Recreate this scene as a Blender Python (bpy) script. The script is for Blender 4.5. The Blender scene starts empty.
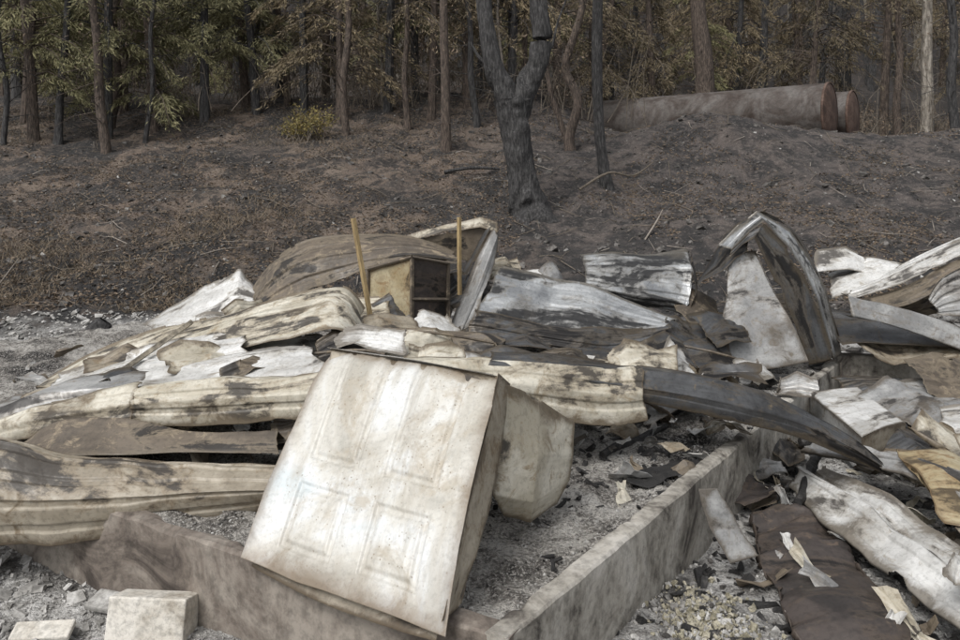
import bpy, math, random
import numpy as np
from mathutils import Vector
random.seed(5)
rng = np.random.default_rng(7)
scene = bpy.context.scene
scene.view_settings.view_transform = 'Standard'
scene.view_settings.look = 'None'
scene.view_settings.exposure = 0

# ------------------------------------------------------------------ noise
def _h(ix, iy, seed):
    n = (ix * 374761393 + iy * 668265263 + seed * 1013904223) & 0xffffffff
    n = ((n ^ (n >> 13)) * 1274126177) & 0xffffffff
    return ((n ^ (n >> 16)) & 0xffff) / 65535.0
def vn(x, y, seed=0):
    x = np.asarray(x, float); y = np.asarray(y, float)
    fx = np.floor(x); fy = np.floor(y)
    ix = fx.astype(np.int64) + 5000; iy = fy.astype(np.int64) + 5000
    tx = x - fx; ty = y - fy
    tx = tx*tx*(3-2*tx); ty = ty*ty*(3-2*ty)
    a = _h(ix, iy, seed); b = _h(ix+1, iy, seed); c = _h(ix, iy+1, seed); d = _h(ix+1, iy+1, seed)
    return (a*(1-tx)+b*tx)*(1-ty) + (c*(1-tx)+d*tx)*ty
def fbm(x, y, seed=0, oct=4):
    s = 0; a = 1; t = 0
    for i in range(oct):
        s = s + a*(vn(x*2**i + 17.3*i, y*2**i - 9.1*i, seed+i)*2-1); t += a; a *= .5
    return s/t
def facet(x, y, f, sd, asp=1.6):
    """faceted buckling: random heights on a skewed lattice, joined by flat triangles with sharp creases"""
    r = np.random.default_rng(sd); a = r.uniform(0, math.pi)
    X = (x*math.cos(a)+y*math.sin(a))*f; Y = (-x*math.sin(a)+y*math.cos(a))*f*asp
    wx = .5*fbm(X*.6+9, Y*.6, sd+3, 2); X, Y = X+wx, Y+.5*fbm(X*.6, Y*.6+7, sd+4, 2)
    fx = np.floor(X); fy = np.floor(Y); ix = fx.astype(np.int64)+5000; iy = fy.astype(np.int64)+5000
    tx = X-fx; ty = Y-fy
    A = _h(ix, iy, sd); B = _h(ix+1, iy, sd); C = _h(ix, iy+1, sd); D = _h(ix+1, iy+1, sd)
    return np.where(tx+ty < 1, A+(B-A)*tx+(C-A)*ty, D+(C-D)*(1-tx)+(B-D)*(1-ty))*2-1
def sstep(a, b, x):
    t = np.clip((x-a)/(b-a), 0, 1); return t*t*(3-2*t)

# ------------------------------------------------------------------ materials
def new_mat(name):
    m = bpy.data.materials.new(name); m.use_nodes = True
    nt = m.node_tree; b = nt.nodes['Principled BSDF']
    b.inputs['Roughness'].default_value = .8
    return m, nt, b
def L(nt, a, b): nt.links.new(a, b)
def coord(nt, kind='Object', scale=None, rnd=False):
    tc = nt.nodes.new('ShaderNodeTexCoord'); o = tc.outputs[kind]
    if scale is not None:
        mp = nt.nodes.new('ShaderNodeMapping'); mp.inputs['Scale'].default_value = scale
        L(nt, o, mp.inputs['Vector']); o = mp.outputs['Vector']
    if rnd:
        oi = nt.nodes.new('ShaderNodeObjectInfo'); va = nt.nodes.new('ShaderNodeVectorMath'); va.operation = 'MULTIPLY_ADD'
        va.inputs[1].default_value = (37, 53, 71); L(nt, oi.outputs['Random'], va.inputs[0]); L(nt, o, va.inputs[2]); o = va.outputs[0]
    return o
def noise(nt, vec, scale, detail=6, rough=.6, dist=0):
    n = nt.nodes.new('ShaderNodeTexNoise'); n.inputs['Scale'].default_value = scale
    n.inputs['Detail'].default_value = detail; n.inputs['Roughness'].default_value = rough
    n.inputs['Distortion'].default_value = dist
    L(nt, vec, n.inputs['Vector']); return n.outputs['Fac']
def ramp(nt, fac, stops):
    r = nt.nodes.new('ShaderNodeValToRGB'); e = r.color_ramp.elements
    while len(e) < len(stops): e.new(.5)
    for el, (p, c) in zip(e, stops):
        el.position = p; el.color = (c[0], c[1], c[2], 1) if not isinstance(c, (int, float)) else (c, c, c, 1)
    L(nt, fac, r.inputs['Fac']); return r.outputs['Color']
def mix(nt, fac, a, b, mode='MIX'):
    m = nt.nodes.new('ShaderNodeMix'); m.data_type = 'RGBA'; m.blend_type = mode
    for sock, v in ((m.inputs[0], fac), (m.inputs[6], a), (m.inputs[7], b)):
        if hasattr(v, 'is_output'): L(nt, v, sock)
        elif isinstance(v, (int, float)): sock.default_value = v if sock == m.inputs[0] else (v, v, v, 1)
        else: sock.default_value = (v[0], v[1], v[2], 1)
    return m.outputs[2]
def math_n(nt, op, a, b=0.0):
    m = nt.nodes.new('ShaderNodeMath'); m.operation = op
    for s, v in ((m.inputs[0], a), (m.inputs[1], b)):
        if hasattr(v, 'is_output'): L(nt, v, s)
        else: s.default_value = v
    return m.outputs[0]
def bump(nt, b, h, strength=.3, dist=.02):
    n = nt.nodes.new('ShaderNodeBump'); n.inputs['Strength'].default_value = strength
    n.inputs['Distance'].default_value = dist
    L(nt, h, n.inputs['Height']); L(nt, n.outputs['Normal'], b.inputs['Normal'])
def burn_attr(nt):
    a = nt.nodes.new('ShaderNodeAttribute'); a.attribute_name = 'burn'; return a.outputs['Fac']

def panel_mat(name, light, mid, dark, soot=.5, rust=.62, rustc=(.25, .15, .07), rough=.42, metal=0.0, sc=1.0, burn=.9):
    m, nt, b = new_mat(name)
    o = coord(nt)
    n1 = noise(nt, o, 2.2*sc, 5, .66, .5)
    base = ramp(nt, n1, [(.40, mid), (.56, light)])
    st = noise(nt, coord(nt, 'UV', (1.3, 14, 1), True), 1.0, 5, .65, .25)
    base = mix(nt, ramp(nt, st, [(.46, 0.0), (.62, .55)]), base, mid)
    n3 = noise(nt, o, 6.5*sc, 6, .74, .8)
    base = mix(nt, ramp(nt, n3, [(rust-.03, 0.0), (rust+.06, .8)]), base, rustc)
    n2 = noise(nt, coord(nt, 'UV', (1.0, 2.8, 1), True), 1.25*sc, 7, .66, .7)
    n2 = math_n(nt, 'ADD', n2, math_n(nt, 'MULTIPLY', math_n(nt, 'SUBTRACT', n3, .5), .28))
    halo = tuple(.5*a+.5*c for a, c in zip(rustc, mid))
    base = mix(nt, ramp(nt, n2, [(soot-.06, 0.0), (soot-.01, .7)]), base, halo)
    base = mix(nt, ramp(nt, n2, [(soot-.01, 0.0), (soot+.05, .95)]), base, dark)
    be = math_n(nt, 'MULTIPLY', burn_attr(nt), math_n(nt, 'ADD', math_n(nt, 'MULTIPLY', n3, 2.6), -.45))
    base = mix(nt, ramp(nt, be, [(.12, 0.0), (.5, burn)]), base, tuple(.6*a+.4*c for a, c in zip(dark, rustc)))
    n4 = noise(nt, o, 38, 3, .72)
    base = mix(nt, .38, base, ramp(nt, n4, [(.36, .4), (.5, 1.0)]), 'MULTIPLY')
    L(nt, base, b.inputs['Base Color'])
    L(nt, ramp(nt, n3, [(.35, max(rough-.1, .2)), (.65, rough+.3)]), b.inputs['Roughness'])
    b.inputs['Metallic'].default_value = metal
    bump(nt, b, n4, .13, .006)
    return m
M_white = panel_mat('burnt_white_enamel', (.70,.70,.685), (.46,.455,.435), (.08,.073,.066), .56, .6, (.30,.26,.20))
M_cream = panel_mat('scorched_cream_paint', (.62,.59,.505), (.42,.385,.305), (.055,.048,.04), .55, .58, (.27,.205,.125))
M_tan = panel_mat('scorched_tan_paint', (.42,.375,.30), (.265,.23,.175), (.05,.043,.036), .55, .57, (.2,.145,.085))
M_brown = panel_mat('heat_browned_metal', (.15,.122,.092), (.08,.065,.05), (.022,.019,.017), .53, .57, (.33,.27,.19), rough=.5)
M_grey = panel_mat('oxidised_grey_metal', (.46,.46,.45), (.26,.26,.257), (.05,.047,.045), .55, .6, (.25,.21,.16), .4, .25)
M_blue = panel_mat('bare_galvanised_sheet', (.53,.545,.55), (.25,.26,.27), (.035,.035,.036), .515, .63, (.28,.25,.2), .34, .4)
M_dark = panel_mat('blackened_sheet_metal', (.115,.118,.122), (.05,.050,.051), (.014,.013,.013), .53, .61, (.19,.15,.10), .34, .35)
M_rust = panel_mat('rusted_dark_sheet', (.085,.07,.063), (.045,.039,.036), (.018,.016,.015), .54, .58, (.16,.12,.09), .5, .2)
M_gold = panel_mat('yellowed_enamel', (.44,.385,.26), (.32,.255,.145), (.08,.06,.035), .55, .57, (.24,.15,.07))

def door_material():
    m, nt, b = new_mat('scorched_door_skin')
    o = coord(nt)
    n1 = noise(nt, o, 1.6, 7, .6, .8)
    base = ramp(nt, n1, [(.34, (.42,.405,.36)), (.44, (.60,.585,.535)), (.53, (.69,.705,.70)), (.66, (.56,.62,.64))])
    n2 = noise(nt, o, 4.2, 7, .7, .5)
    base = mix(nt, ramp(nt, n2, [(.53, 0.0), (.63, .65)]), base, (.40,.345,.26))
    n5 = noise(nt, coord(nt, 'UV', (6, 1.2, 1)), 1.5, 6, .65, .4)
    base = mix(nt, ramp(nt, n5, [(.47, 0.0), (.62, .65)]), base, (.43,.40,.34))
    be = math_n(nt, 'MULTIPLY', burn_attr(nt), math_n(nt, 'ADD', math_n(nt, 'MULTIPLY', n2, 2.2), -.45))
    base = mix(nt, ramp(nt, be, [(.06, 0.0), (.3, .55), (.7, .9)]), base, (.20,.155,.11))
    v = nt.nodes.new('ShaderNodeTexVoronoi'); v.inputs['Scale'].default_value = 40
    L(nt, coord(nt, 'UV', (1.1, 1.1, 1)), v.inputs['Vector'])
    spot = ramp(nt, v.outputs['Distance'], [(.09, .8), (.2, 0.0)])
    spot = mix(nt, ramp(nt, n2, [(.44, 0.0), (.54, 1.0)]), 0.0, spot)
    base = mix(nt, spot, base, (.23,.185,.135))
    n4 = noise(nt, o, 50, 3, .7)
    base = mix(nt, .28, base, ramp(nt, n4, [(.36, .5), (.5, 1.0)]), 'MULTIPLY')
    L(nt, base, b.inputs['Base Color']); b.inputs['Roughness'].default_value = .4
    bump(nt, b, n4, .13, .006)
    return m
M_door = door_material()

def simple_mat(name, stops, scale=6, rough=.85, bs=.4, bd=.02, detail=6, kind='Object', vscale=None, dist=.3):
    m, nt, b = new_mat(name); o = coord(nt, kind, vscale)
    n = noise(nt, o, scale, detail, .68, dist)
    n2 = noise(nt, o, scale*9, 3, .7)
    c = ramp(nt, n, stops)
    c = mix(nt, .6, c, ramp(nt, n2, [(.34, .4), (.56, 1.0)]), 'MULTIPLY')
    L(nt, c, b.inputs['Base Color']); b.inputs['Roughness'].default_value = rough
    if bs: bump(nt, b, n2, bs, bd*.5)
    return m
M_conc = simple_mat('stained_concrete', [(.36,(.09,.078,.068)),(.44,(.28,.26,.225)),(.54,(.42,.395,.35)),(.66,(.54,.515,.47))], 2.4, .9, .45, .015, dist=1.0)
M_concd = simple_mat('sooty_concrete', [(.36,(.07,.057,.048)),(.47,(.19,.16,.135)),(.6,(.32,.285,.245))], 2.0, .9, .45, .015, dist=1.0)
def tree_mat(name, stops, scale):
    m, nt, b = new_mat(name); o = coord(nt, 'Object', (6,6,1.2))
    n = noise(nt, o, scale, 5, .7, .4)
    L(nt, ramp(nt, n, stops), b.inputs['Base Color']); b.inputs['Roughness'].default_value = .9
    bump(nt, b, n, 1.0, .05); return m
M_char = tree_mat('charred_bark', [(.36,(.02,.02,.02)),(.5,(.05,.048,.048)),(.66,(.12,.118,.115))], 4)
M_bark = tree_mat('scorched_bark', [(.36,(.035,.028,.024)),(.5,(.095,.074,.06)),(.66,(.2,.155,.125))], 5)
M_barkl = tree_mat('pale_bark', [(.36,(.08,.07,.06)),(.5,(.24,.215,.18)),(.64,(.42,.385,.335))], 2.0)
M_twig = simple_mat('dry_twig', [(.3,(.08,.066,.053)),(.6,(.19,.16,.125))], 8, bs=0)
M_twigl = simple_mat('ashy_twig', [(.3,(.17,.15,.125)),(.6,(.34,.3,.26))], 8, bs=0)
M_wood = simple_mat('stake_wood', [(.3,(.24,.17,.085)),(.6,(.44,.33,.17))], 10, vscale=(1,1,.2), bs=0)
M_stone = simple_mat('ashy_rubble', [(.36,(.19,.182,.17)),(.5,(.36,.35,.33)),(.62,(.58,.57,.55))], 5, bs=0)
M_stoned = simple_mat('dark_rubble', [(.36,(.03,.028,.026)),(.5,(.08,.074,.068)),(.62,(.2,.188,.175))], 6, bs=0)
M_insul = simple_mat('scorched_insulation', [(.36,(.18,.16,.11)),(.5,(.38,.35,.26)),(.62,(.54,.5,.40))], 8, .95, .8, .03)
M_paper = simple_mat('pale_tile', [(.36,(.40,.36,.30)),(.48,(.60,.565,.50)),(.62,(.70,.67,.61))], 4)
M_shingle = simple_mat('charred_shingle', [(.3,(.012,.012,.012)),(.6,(.04,.038,.037))], 14, .8, 1.0, .03)
M_charwood = simple_mat('charred_wood_chunks', [(.36,(.010,.010,.010)),(.55,(.035,.033,.032)),(.66,(.10,.095,.09))], 14, .55, .8, .02)
M_tank = simple_mat('weathered_tank_steel', [(.38,(.05,.036,.029)),(.47,(.085,.07,.061)),(.58,(.13,.117,.108))], 1.2, .7, .1, .01, dist=.8)
M_tankend = simple_mat('rusty_tank_end', [(.36,(.06,.037,.028)),(.5,(.115,.07,.052)),(.62,(.165,.112,.088))], 2.5, .8, .1, .01)

def leaf_mat(name, c1, c2, c3):
    m, nt, b = new_mat(name); o = coord(nt)
    n = noise(nt, o, 1.3, 2, .6); n2 = noise(nt, o, 14, 1, .7)
    c = ramp(nt, n, [(.4, c1), (.57, c2)])
    c = mix(nt, ramp(nt, n2, [(.42, 0.0), (.62, 1.0)]), c, c3)
    oi = nt.nodes.new('ShaderNodeObjectInfo')
    c = mix(nt, 1.0, c, ramp(nt, oi.outputs['Random'], [(0, (.55,.55,.53)), (1, (1.2,1.18,1.12))]), 'MULTIPLY')
    L(nt, c, b.inputs['Base Color']); b.inputs['Roughness'].default_value = .8
    return m
M_leafg = leaf_mat('olive_needles', (.10,.108,.055), (.23,.228,.115), (.36,.325,.18))
M_leafb = leaf_mat('browned_needles', (.08,.067,.045), (.175,.14,.088), (.31,.25,.16))
M_leafd = leaf_mat('singed_far_foliage', (.055,.049,.039), (.10,.087,.066), (.165,.14,.107))
M_shrub = leaf_mat('yellow_green_leaves', (.16,.15,.05), (.28,.25,.09), (.36,.27,.1))
M_litter = leaf_mat('dead_leaves', (.07,.052,.04), (.16,.12,.086), (.27,.205,.15))
M_straw = leaf_mat('dry_straw', (.15,.115,.082), (.24,.19,.137), (.33,.265,.195))

def ground_material():
    m, nt, b = new_mat('burnt_ground'); o = coord(nt)
    sep = nt.nodes.new('ShaderNodeSeparateXYZ'); L(nt, o, sep.inputs[0])
    nb = noise(nt, o, .42, 6, .62, .6); nm = noise(nt, o, 1.6, 7, .7, .5); nf = noise(nt, o, 10, 5, .75); nff = noise(nt, o, 50, 3, .7)
    soil = ramp(nt, nb, [(.40, (.045,.043,.042)), (.47, (.088,.075,.067)), (.53, (.17,.131,.104)), (.62, (.215,.172,.138))])
    soil = mix(nt, ramp(nt, nm, [(.46, 0.0), (.54, .85)]), soil, (.028,.027,.027))
    soil = mix(nt, ramp(nt, nf, [(.53, 0.0), (.63, .6)]), soil, (.27,.22,.18))
    rb = mix(nt, ramp(nt, nm, [(.42, 0.0), (.57, 1.0)]), (.128,.110,.102), (.038,.036,.036))
    rb = mix(nt, ramp(nt, nf, [(.53, 0.0), (.65, .55)]), rb, (.26,.23,.21))
    fx = ramp(nt, math_n(nt, 'ADD', math_n(nt, 'MULTIPLY', sep.outputs[0], .1), math_n(nt, 'MULTIPLY', nb, .5)), [(.2, 0.0), (.45, .85)])
    soil = mix(nt, fx, soil, rb)
    yn = math_n(nt, 'ADD', sep.outputs[1], math_n(nt, 'MULTIPLY', math_n(nt, 'SUBTRACT', nb, .5), 5.0))
    fy = math_n(nt, 'MULTIPLY', yn, .05)
    band = mix(nt, 1.0, ramp(nt, fy, [(.60, 1.0), (.72, .9), (.82, 0.0)]), ramp(nt, nm, [(.36, .2), (.5, 1.0)]), 'MULTIPLY')
    soil = mix(nt, band, soil, (.034,.033,.033))
    far = ramp(nt, math_n(nt, 'MULTIPLY', yn, .02), [(.55, 0.0), (.62, .7)])
    soil = mix(nt, far, soil, (.035,.03,.027))
    ash = ramp(nt, nm, [(.38, (.09,.085,.08)), (.45, (.28,.27,.255)), (.52, (.48,.47,.45)), (.62, (.68,.67,.65))])
    ash = mix(nt, ramp(nt, nf, [(.54, 0.0), (.63, .7)]), ash, (.08,.072,.064))
    c = mix(nt, ramp(nt, fy, [(.575, 0.0), (.615, 1.0)]), ash, soil)
    c = mix(nt, .7, c, ramp(nt, nff, [(.36, .3), (.54, 1.0)]), 'MULTIPLY')
    L(nt, c, b.inputs['Base Color']); b.inputs['Roughness'].default_value = .95
    bump(nt, b, nf, 1.0, .08)
    return m
M_ground = ground_material()
def ashbed_material():
    m, nt, b = new_mat('ash_and_gravel'); o = coord(nt)
    nm = noise(nt, o, 1.7, 7, .7, .5); nf = noise(nt, o, 12, 5, .75); nff = noise(nt, o, 65, 3, .75)
    c = ramp(nt, nm, [(.39, (.04,.037,.034)), (.45, (.21,.195,.175)), (.52, (.43,.41,.375)), (.64, (.62,.60,.565))])
    c = mix(nt, ramp(nt, nf, [(.53, 0.0), (.61, .75)]), c, (.085,.075,.067))
    c = mix(nt, ramp(nt, nff, [(.54, 0.0), (.60, .8)]), c, (.62,.59,.55))
    c = mix(nt, .6, c, ramp(nt, nff, [(.38, .2), (.5, 1.0)]), 'MULTIPLY')
    L(nt, c, b.inputs['Base Color']); b.inputs['Roughness'].default_value = .95
    bump(nt, b, math_n(nt, 'ADD', nf, nff), 1.0, .03)
    return m
M_ash = ashbed_material()

# ------------------------------------------------------------------ mesh helpers
def obj_from(name, V, F, mats, mi=None, smooth=False, uv=None, parent=None, burn=None):
    me = bpy.data.meshes.new(name)
    me.from_pydata(V.tolist() if hasattr(V, 'tolist') else V, [], F.tolist() if hasattr(F, 'tolist') else F)
    for m in (mats if isinstance(mats, list) else [mats]): me.materials.append(m)
    if mi is not None: me.polygons.foreach_set('material_index', np.asarray(mi, np.int32))
    me.polygons.foreach_set('use_smooth', np.full(len(me.polygons), smooth))
    if uv is not None:
        ul = me.uv_layers.new(name='UVMap')
        li = np.empty(len(me.loops), np.int32); me.loops.foreach_get('vertex_index', li)
        ul.data.foreach_set('uv', uv[li].astype(np.float32).ravel())
    if burn is not None:
        at = me.attributes.new('burn', 'FLOAT', 'POINT'); at.data.foreach_set('value', burn.astype(np.float32).ravel())
    me.update()
    o = bpy.data.objects.new(name, me); scene.collection.objects.link(o)
    if parent: o.parent = parent
    return o
def grid_faces(nu, nv):
    i = np.arange(nu-1)[:, None]; j = np.arange(nv-1)[None, :]
    a = (i*nv+j).ravel()
    return np.stack([a, a+nv, a+nv+1, a+1], 1)
def cr(P, t):
    n = len(P)
    i = np.clip(np.floor(t).astype(int), 0, n-2); f = (t-i)
    p0 = P[np.clip(i-1, 0, n-1)]; p1 = P[i]; p2 = P[i+1]; p3 = P[np.clip(i+2, 0, n-1)]
    f = f.reshape((-1,)+(1,)*(P.ndim-1))
    return .5*((2*p1)+(-p0+p2)*f+(2*p0-5*p1+4*p2-p3)*f**2+(-p0+3*p1-3*p2+p3)*f**3)
def lin(P, t):
    n = len(P); i = np.clip(np.floor(t).astype(int), 0, n-2); f = (t-i).reshape((-1,)+(1,)*(P.ndim-1))
    return P[i]*(1-f)+P[i+1]*f
_seed = [100]
def loft_grid(rows, nu, nv, wr, wf, jag, ribs, ribamp, fold, ulin, dent, tear, ribsoft):
    _seed[0] += 1; sd = _seed[0]
    R = np.array(rows, float)
    nr, nc = R.shape[:2]
    u = np.linspace(0, 1, nu); v = np.linspace(0, 1, nv)
    A = (lin if fold else cr)(R, v*(nr-1))
    A = np.swapaxes(A, 0, 1)
    G = (lin if ulin else cr)(A, u*(nc-1))
    if not fold and nr > 2:
        A2 = np.swapaxes(lin(R, v*(nr-1)), 0, 1); G = .5*G+.5*(lin if ulin else cr)(A2, u*(nc-1))
    lu = np.linalg.norm(np.diff(G, axis=0), axis=2).sum(0).mean(); lv = np.linalg.norm(np.diff(G, axis=1), axis=2).sum(1).mean()
    U, V = np.meshgrid(u, v, indexing='ij')
    x = U*lu; y = V*lv
    if jag:
        c = G.mean(axis=1, keepdims=True)
        for side in (0, -1):
            k = (1-V if side == 0 else V)**6
            n = (facet(x, x*0+side*3.3, 4, sd+5)*.5+.3).clip(0, 1)
            inward = (c - G); ln = np.linalg.norm(inward, axis=2, keepdims=True)+1e-6
            G = G + inward/ln*(k*n*jag)[..., None]
        for side in (0, -1):
            k = (1-U if side == 0 else U)**14
            n = (facet(y, V*0+side*7.7, 5, sd+9)*.6+.35).clip(0, 1)
            d = (G[nu//2:nu//2+1]-G); ln = np.linalg.norm(d, axis=2, keepdims=True)+1e-6
            G = G + d/ln*(k*n*jag*2.5)[..., None]
    du = np.gradient(G, axis=0); dv = np.gradient(G, axis=1)
    N = np.cross(du, dv); N /= (np.linalg.norm(N, axis=2, keepdims=True)+1e-9)
    d = 1.7*wr*facet(x, y, wf*.75, sd)+.6*wr*facet(x, y, wf*2.2, sd+13)*sstep(-.1, .4, fbm(x*1.2, y*1.2, sd+70, 2))
    if dent: d = d + dent*fbm(x*.9, y*.9, sd+77, 2)
    if ribs:
        ph = (V*ribs+.02*fbm(x*2, y*0, sd+3, 2)) % 1.0
        d = d + ribamp*(sstep(0, ribsoft, ph)-sstep(.34, .34+ribsoft, ph))*(.55+.45*sstep(-.3,.3,fbm(x*1.5,y*3,sd+90,2)))
    G = G + N*d[..., None]
    uv = np.stack([x.ravel(), y.ravel()], 1)
    e = np.minimum(np.minimum(x, lu-x), np.minimum(y, lv-y))
    burn = np.exp(-e/.03)+.6*np.clip(fbm(x*2.2, y*2.2, sd+15, 3)-.25, 0, 1)*2
    F = grid_faces(nu, nv)
    if tear:
        m = (e-tear*1.5*np.clip(facet(x, y, 7, sd+60, 1)*.6+fbm(x*3, y*3, sd+62, 2)*.8-.25, 0, 1)).ravel()
        m2 = fbm(x*2.1, y*2.1, sd+61, 4).ravel()
        kill = (m[F].max(1) < 0) | (m2[F].min(1) > .7)
        F = F[~kill]
    return G.reshape(-1, 3), F, uv, burn.clip(0, 1.3)
def sheet(name, rows, mat, parent=None, thick=.003, nu=120, nv=48, wr=.014, wf=3.0, jag=.02, ribs=0, ribamp=.01, fold=False, ulin=False, dent=.0, tear=.04, ribsoft=.05):
    V, F, uv, burn = loft_grid(rows, nu, nv, wr, wf, jag, ribs, ribamp, fold, ulin, dent, tear, ribsoft)
    o = obj_from(name, V, F, mat, smooth=True, uv=uv, parent=parent, burn=burn)
    md = o.modifiers.new('thickness', 'SOLIDIFY'); md.thickness = thick; md.offset = 0
    return o
def empty(name):
    e = bpy.data.objects.new(name, None); scene.collection.objects.link(e); e.empty_display_size = .1; return e
def tube(pts, rad, n=8, nz=0.0, seed=0, sub=1):
    P = np.array(pts, float); r = np.array(rad, float)
    if sub > 1:
        t = np.linspace(0, len(P)-1, (len(P)-1)*sub+1); P = cr(P, t); r = np.interp(t, np.arange(len(r)), r)
    T = np.gradient(P, axis=0); T /= np.linalg.norm(T, axis=1, keepdims=True)+1e-9
    ref = np.where(np.abs(T[:, 2:3]) < .9, np.array([[0, 0, 1.]]), np.array([[1., 0, 0]]))
    if np.ptp(T, axis=0).max() < 1.5: ref = np.repeat(ref[:1], len(P), 0)
    A = np.cross(T, ref); A /= np.linalg.norm(A, axis=1, keepdims=True)+1e-9
    B = np.cross(T, A)
    th = np.linspace(0, 2*math.pi, n, endpoint=False)
    rr = r[:, None]*np.ones((1, n))
    if nz:
        s = np.arange(len(P))[:, None]
        rr = rr*(1+nz*fbm(np.cos(th)[None]*1.6+s*.23+seed, np.sin(th)[None]*1.6+seed*3, seed, 3))
    V = P[:, None]+rr[..., None]*(np.cos(th)[None, :, None]*A[:, None]+np.sin(th)[None, :, None]*B[:, None])
    V = V.reshape(-1, 3); m = len(P)
    i = np.arange(m-1)[:, None]; j = np.arange(n)[None]
    a = i*n+j; b = i*n+(j+1) % n
    F = np.stack([a, b, b+n, a+n], -1).reshape(-1, 4)
    return V, F
class MB:
    def __init__(s): s.V = []; s.F = []; s.M = []; s.n = 0
    def add(s, V, F, mi=0):
        s.V.append(np.asarray(V, float)); s.F.extend((np.asarray(F)+s.n).tolist()); s.M.extend([mi]*len(F)); s.n += len(V)
    def obj(s, name, mats, smooth=False, parent=None):
        return obj_from(name, np.concatenate(s.V), s.F, mats, s.M, smooth, parent=parent)
def rotm(n, tilt=math.pi):
    a = rng.uniform(-math.pi, math.pi, n); b = rng.uniform(-tilt, tilt, n); c = rng.uniform(-tilt, tilt, n)
    ca, sa, cb, sb, cc, sc = np.cos(a), np.sin(a), np.cos(b), np.sin(b), np.cos(c), np.sin(c)
    R = np.empty((n, 3, 3))
    R[:, 0, 0] = ca*cb; R[:, 0, 1] = ca*sb*sc-sa*cc; R[:, 0, 2] = ca*sb*cc+sa*sc
    R[:, 1, 0] = sa*cb; R[:, 1, 1] = sa*sb*sc+ca*cc; R[:, 1, 2] = sa*sb*cc-ca*sc
    R[:, 2, 0] = -sb; R[:, 2, 1] = cb*sc; R[:, 2, 2] = cb*cc
    return R
CUBE = np.array([[-1,-1,-1],[1,-1,-1],[1,1,-1],[-1,1,-1],[-1,-1,1],[1,-1,1],[1,1,1],[-1,1,1]], float)*.5
CF = np.array([[0,3,2,1],[4,5,6,7],[0,1,5,4],[1,2,6,5],[2,3,7,6],[3,0,4,7]])
def chunks(mb, P, size, mi=0, asp=(1, .8, .5), tilt=.7, jit=.35):
    n = len(P); size = np.broadcast_to(size, (n,))
    C = CUBE[None]*(1+rng.uniform(-jit, jit, (n, 8, 3)))*np.array(asp)[None, None]*rng.uniform(.6, 1.4, (n, 1, 3))
    C = C*size[:, None, None]
    V = np.einsum('nij,nkj->nki', rotm(n, tilt), C)+P[:, None]
    F = (CF[None]+np.arange(n)[:, None, None]*8).reshape(-1, 4)
    mb.add(V.reshape(-1, 3), F, mi)
def leaves(mb, P, length, width, mi=0, dirs=None):
    n = len(P)
    if dirs is None: dirs = rng.normal(size=(n, 3))
    D = dirs/np.linalg.norm(dirs, axis=1, keepdims=True)
    W = np.cross(D, rng.normal(size=(n, 3))); W /= np.linalg.norm(W, axis=1, keepdims=True)+1e-9
    l = (length*rng.uniform(.5, 1.4, n))[:, None]; w = (width*rng.uniform(.6, 1.4, n))[:, None]
    V = np.stack([P-W*w*.5, P+D*l*.5+W*w*.5, P+D*l, ], 1)
    mb.add(V.reshape(-1, 3), np.arange(n*3).reshape(-1, 3), mi)

# ------------------------------------------------------------------ terrain
def hill0(X, Y):
    a = np.interp(Y, [-60, 11.5, 13.2, 22, 28, 40, 90, 250], [0, 0, .32, 3.42, 5.5, 6.7, 32, 60])
    b = np.interp(Y, [-60, 11.5, 13.2, 22, 24, 34, 44, 90, 250], [0, 0, .32, 3.42, 3.9, 4.25, 8.5, 32, 60])
    w = sstep(1.5, 5.0, X)
    h = a*(1-w)+b*w
    h = h + .82*np.exp(-((X-6.3)/2.3)**2-((Y-22.3)/1.7)**2)
    k = sstep(12, 16, Y)
    h = h + k*.35*fbm(X*.22, Y*.22, 3, 3)
    return h
def ground_h(X, Y):
    X = np.asarray(X, float); Y = np.asarray(Y, float)
    h = hill0(X, Y)
    k = .35+.65*sstep(11, 14, Y)
    h = h + k*(.15*fbm(X*1.1, Y*1.1, 11, 3)+.07*fbm(X*4, Y*4, 12, 3)) + .02*fbm(X*11, Y*11, 13, 2)
    return h
def axis(segs):
    out = []
    for a, b, s in segs: out.append(np.arange(a, b, s))
    out.append([segs[-1][1]]); return np.concatenate(out)
xs = axis([(-200,-40,8),(-40,-17,.5),(-17,-5,.09),(-5,5,.05),(5,17,.09),(17,40,.5),(40,200,8)])
ys = axis([(-30,1.5,1.5),(1.5,9,.05),(9,28,.09),(28,60,.6),(60,250,6)])
XX, YY = np.meshgrid(xs, ys, indexing='ij')
ZZ = ground_h(XX, YY)
V = np.stack([XX, YY, ZZ], -1).reshape(-1, 3)
obj_from('ground', V, grid_faces(len(xs), len(ys)), M_ground, smooth=True)

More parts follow.
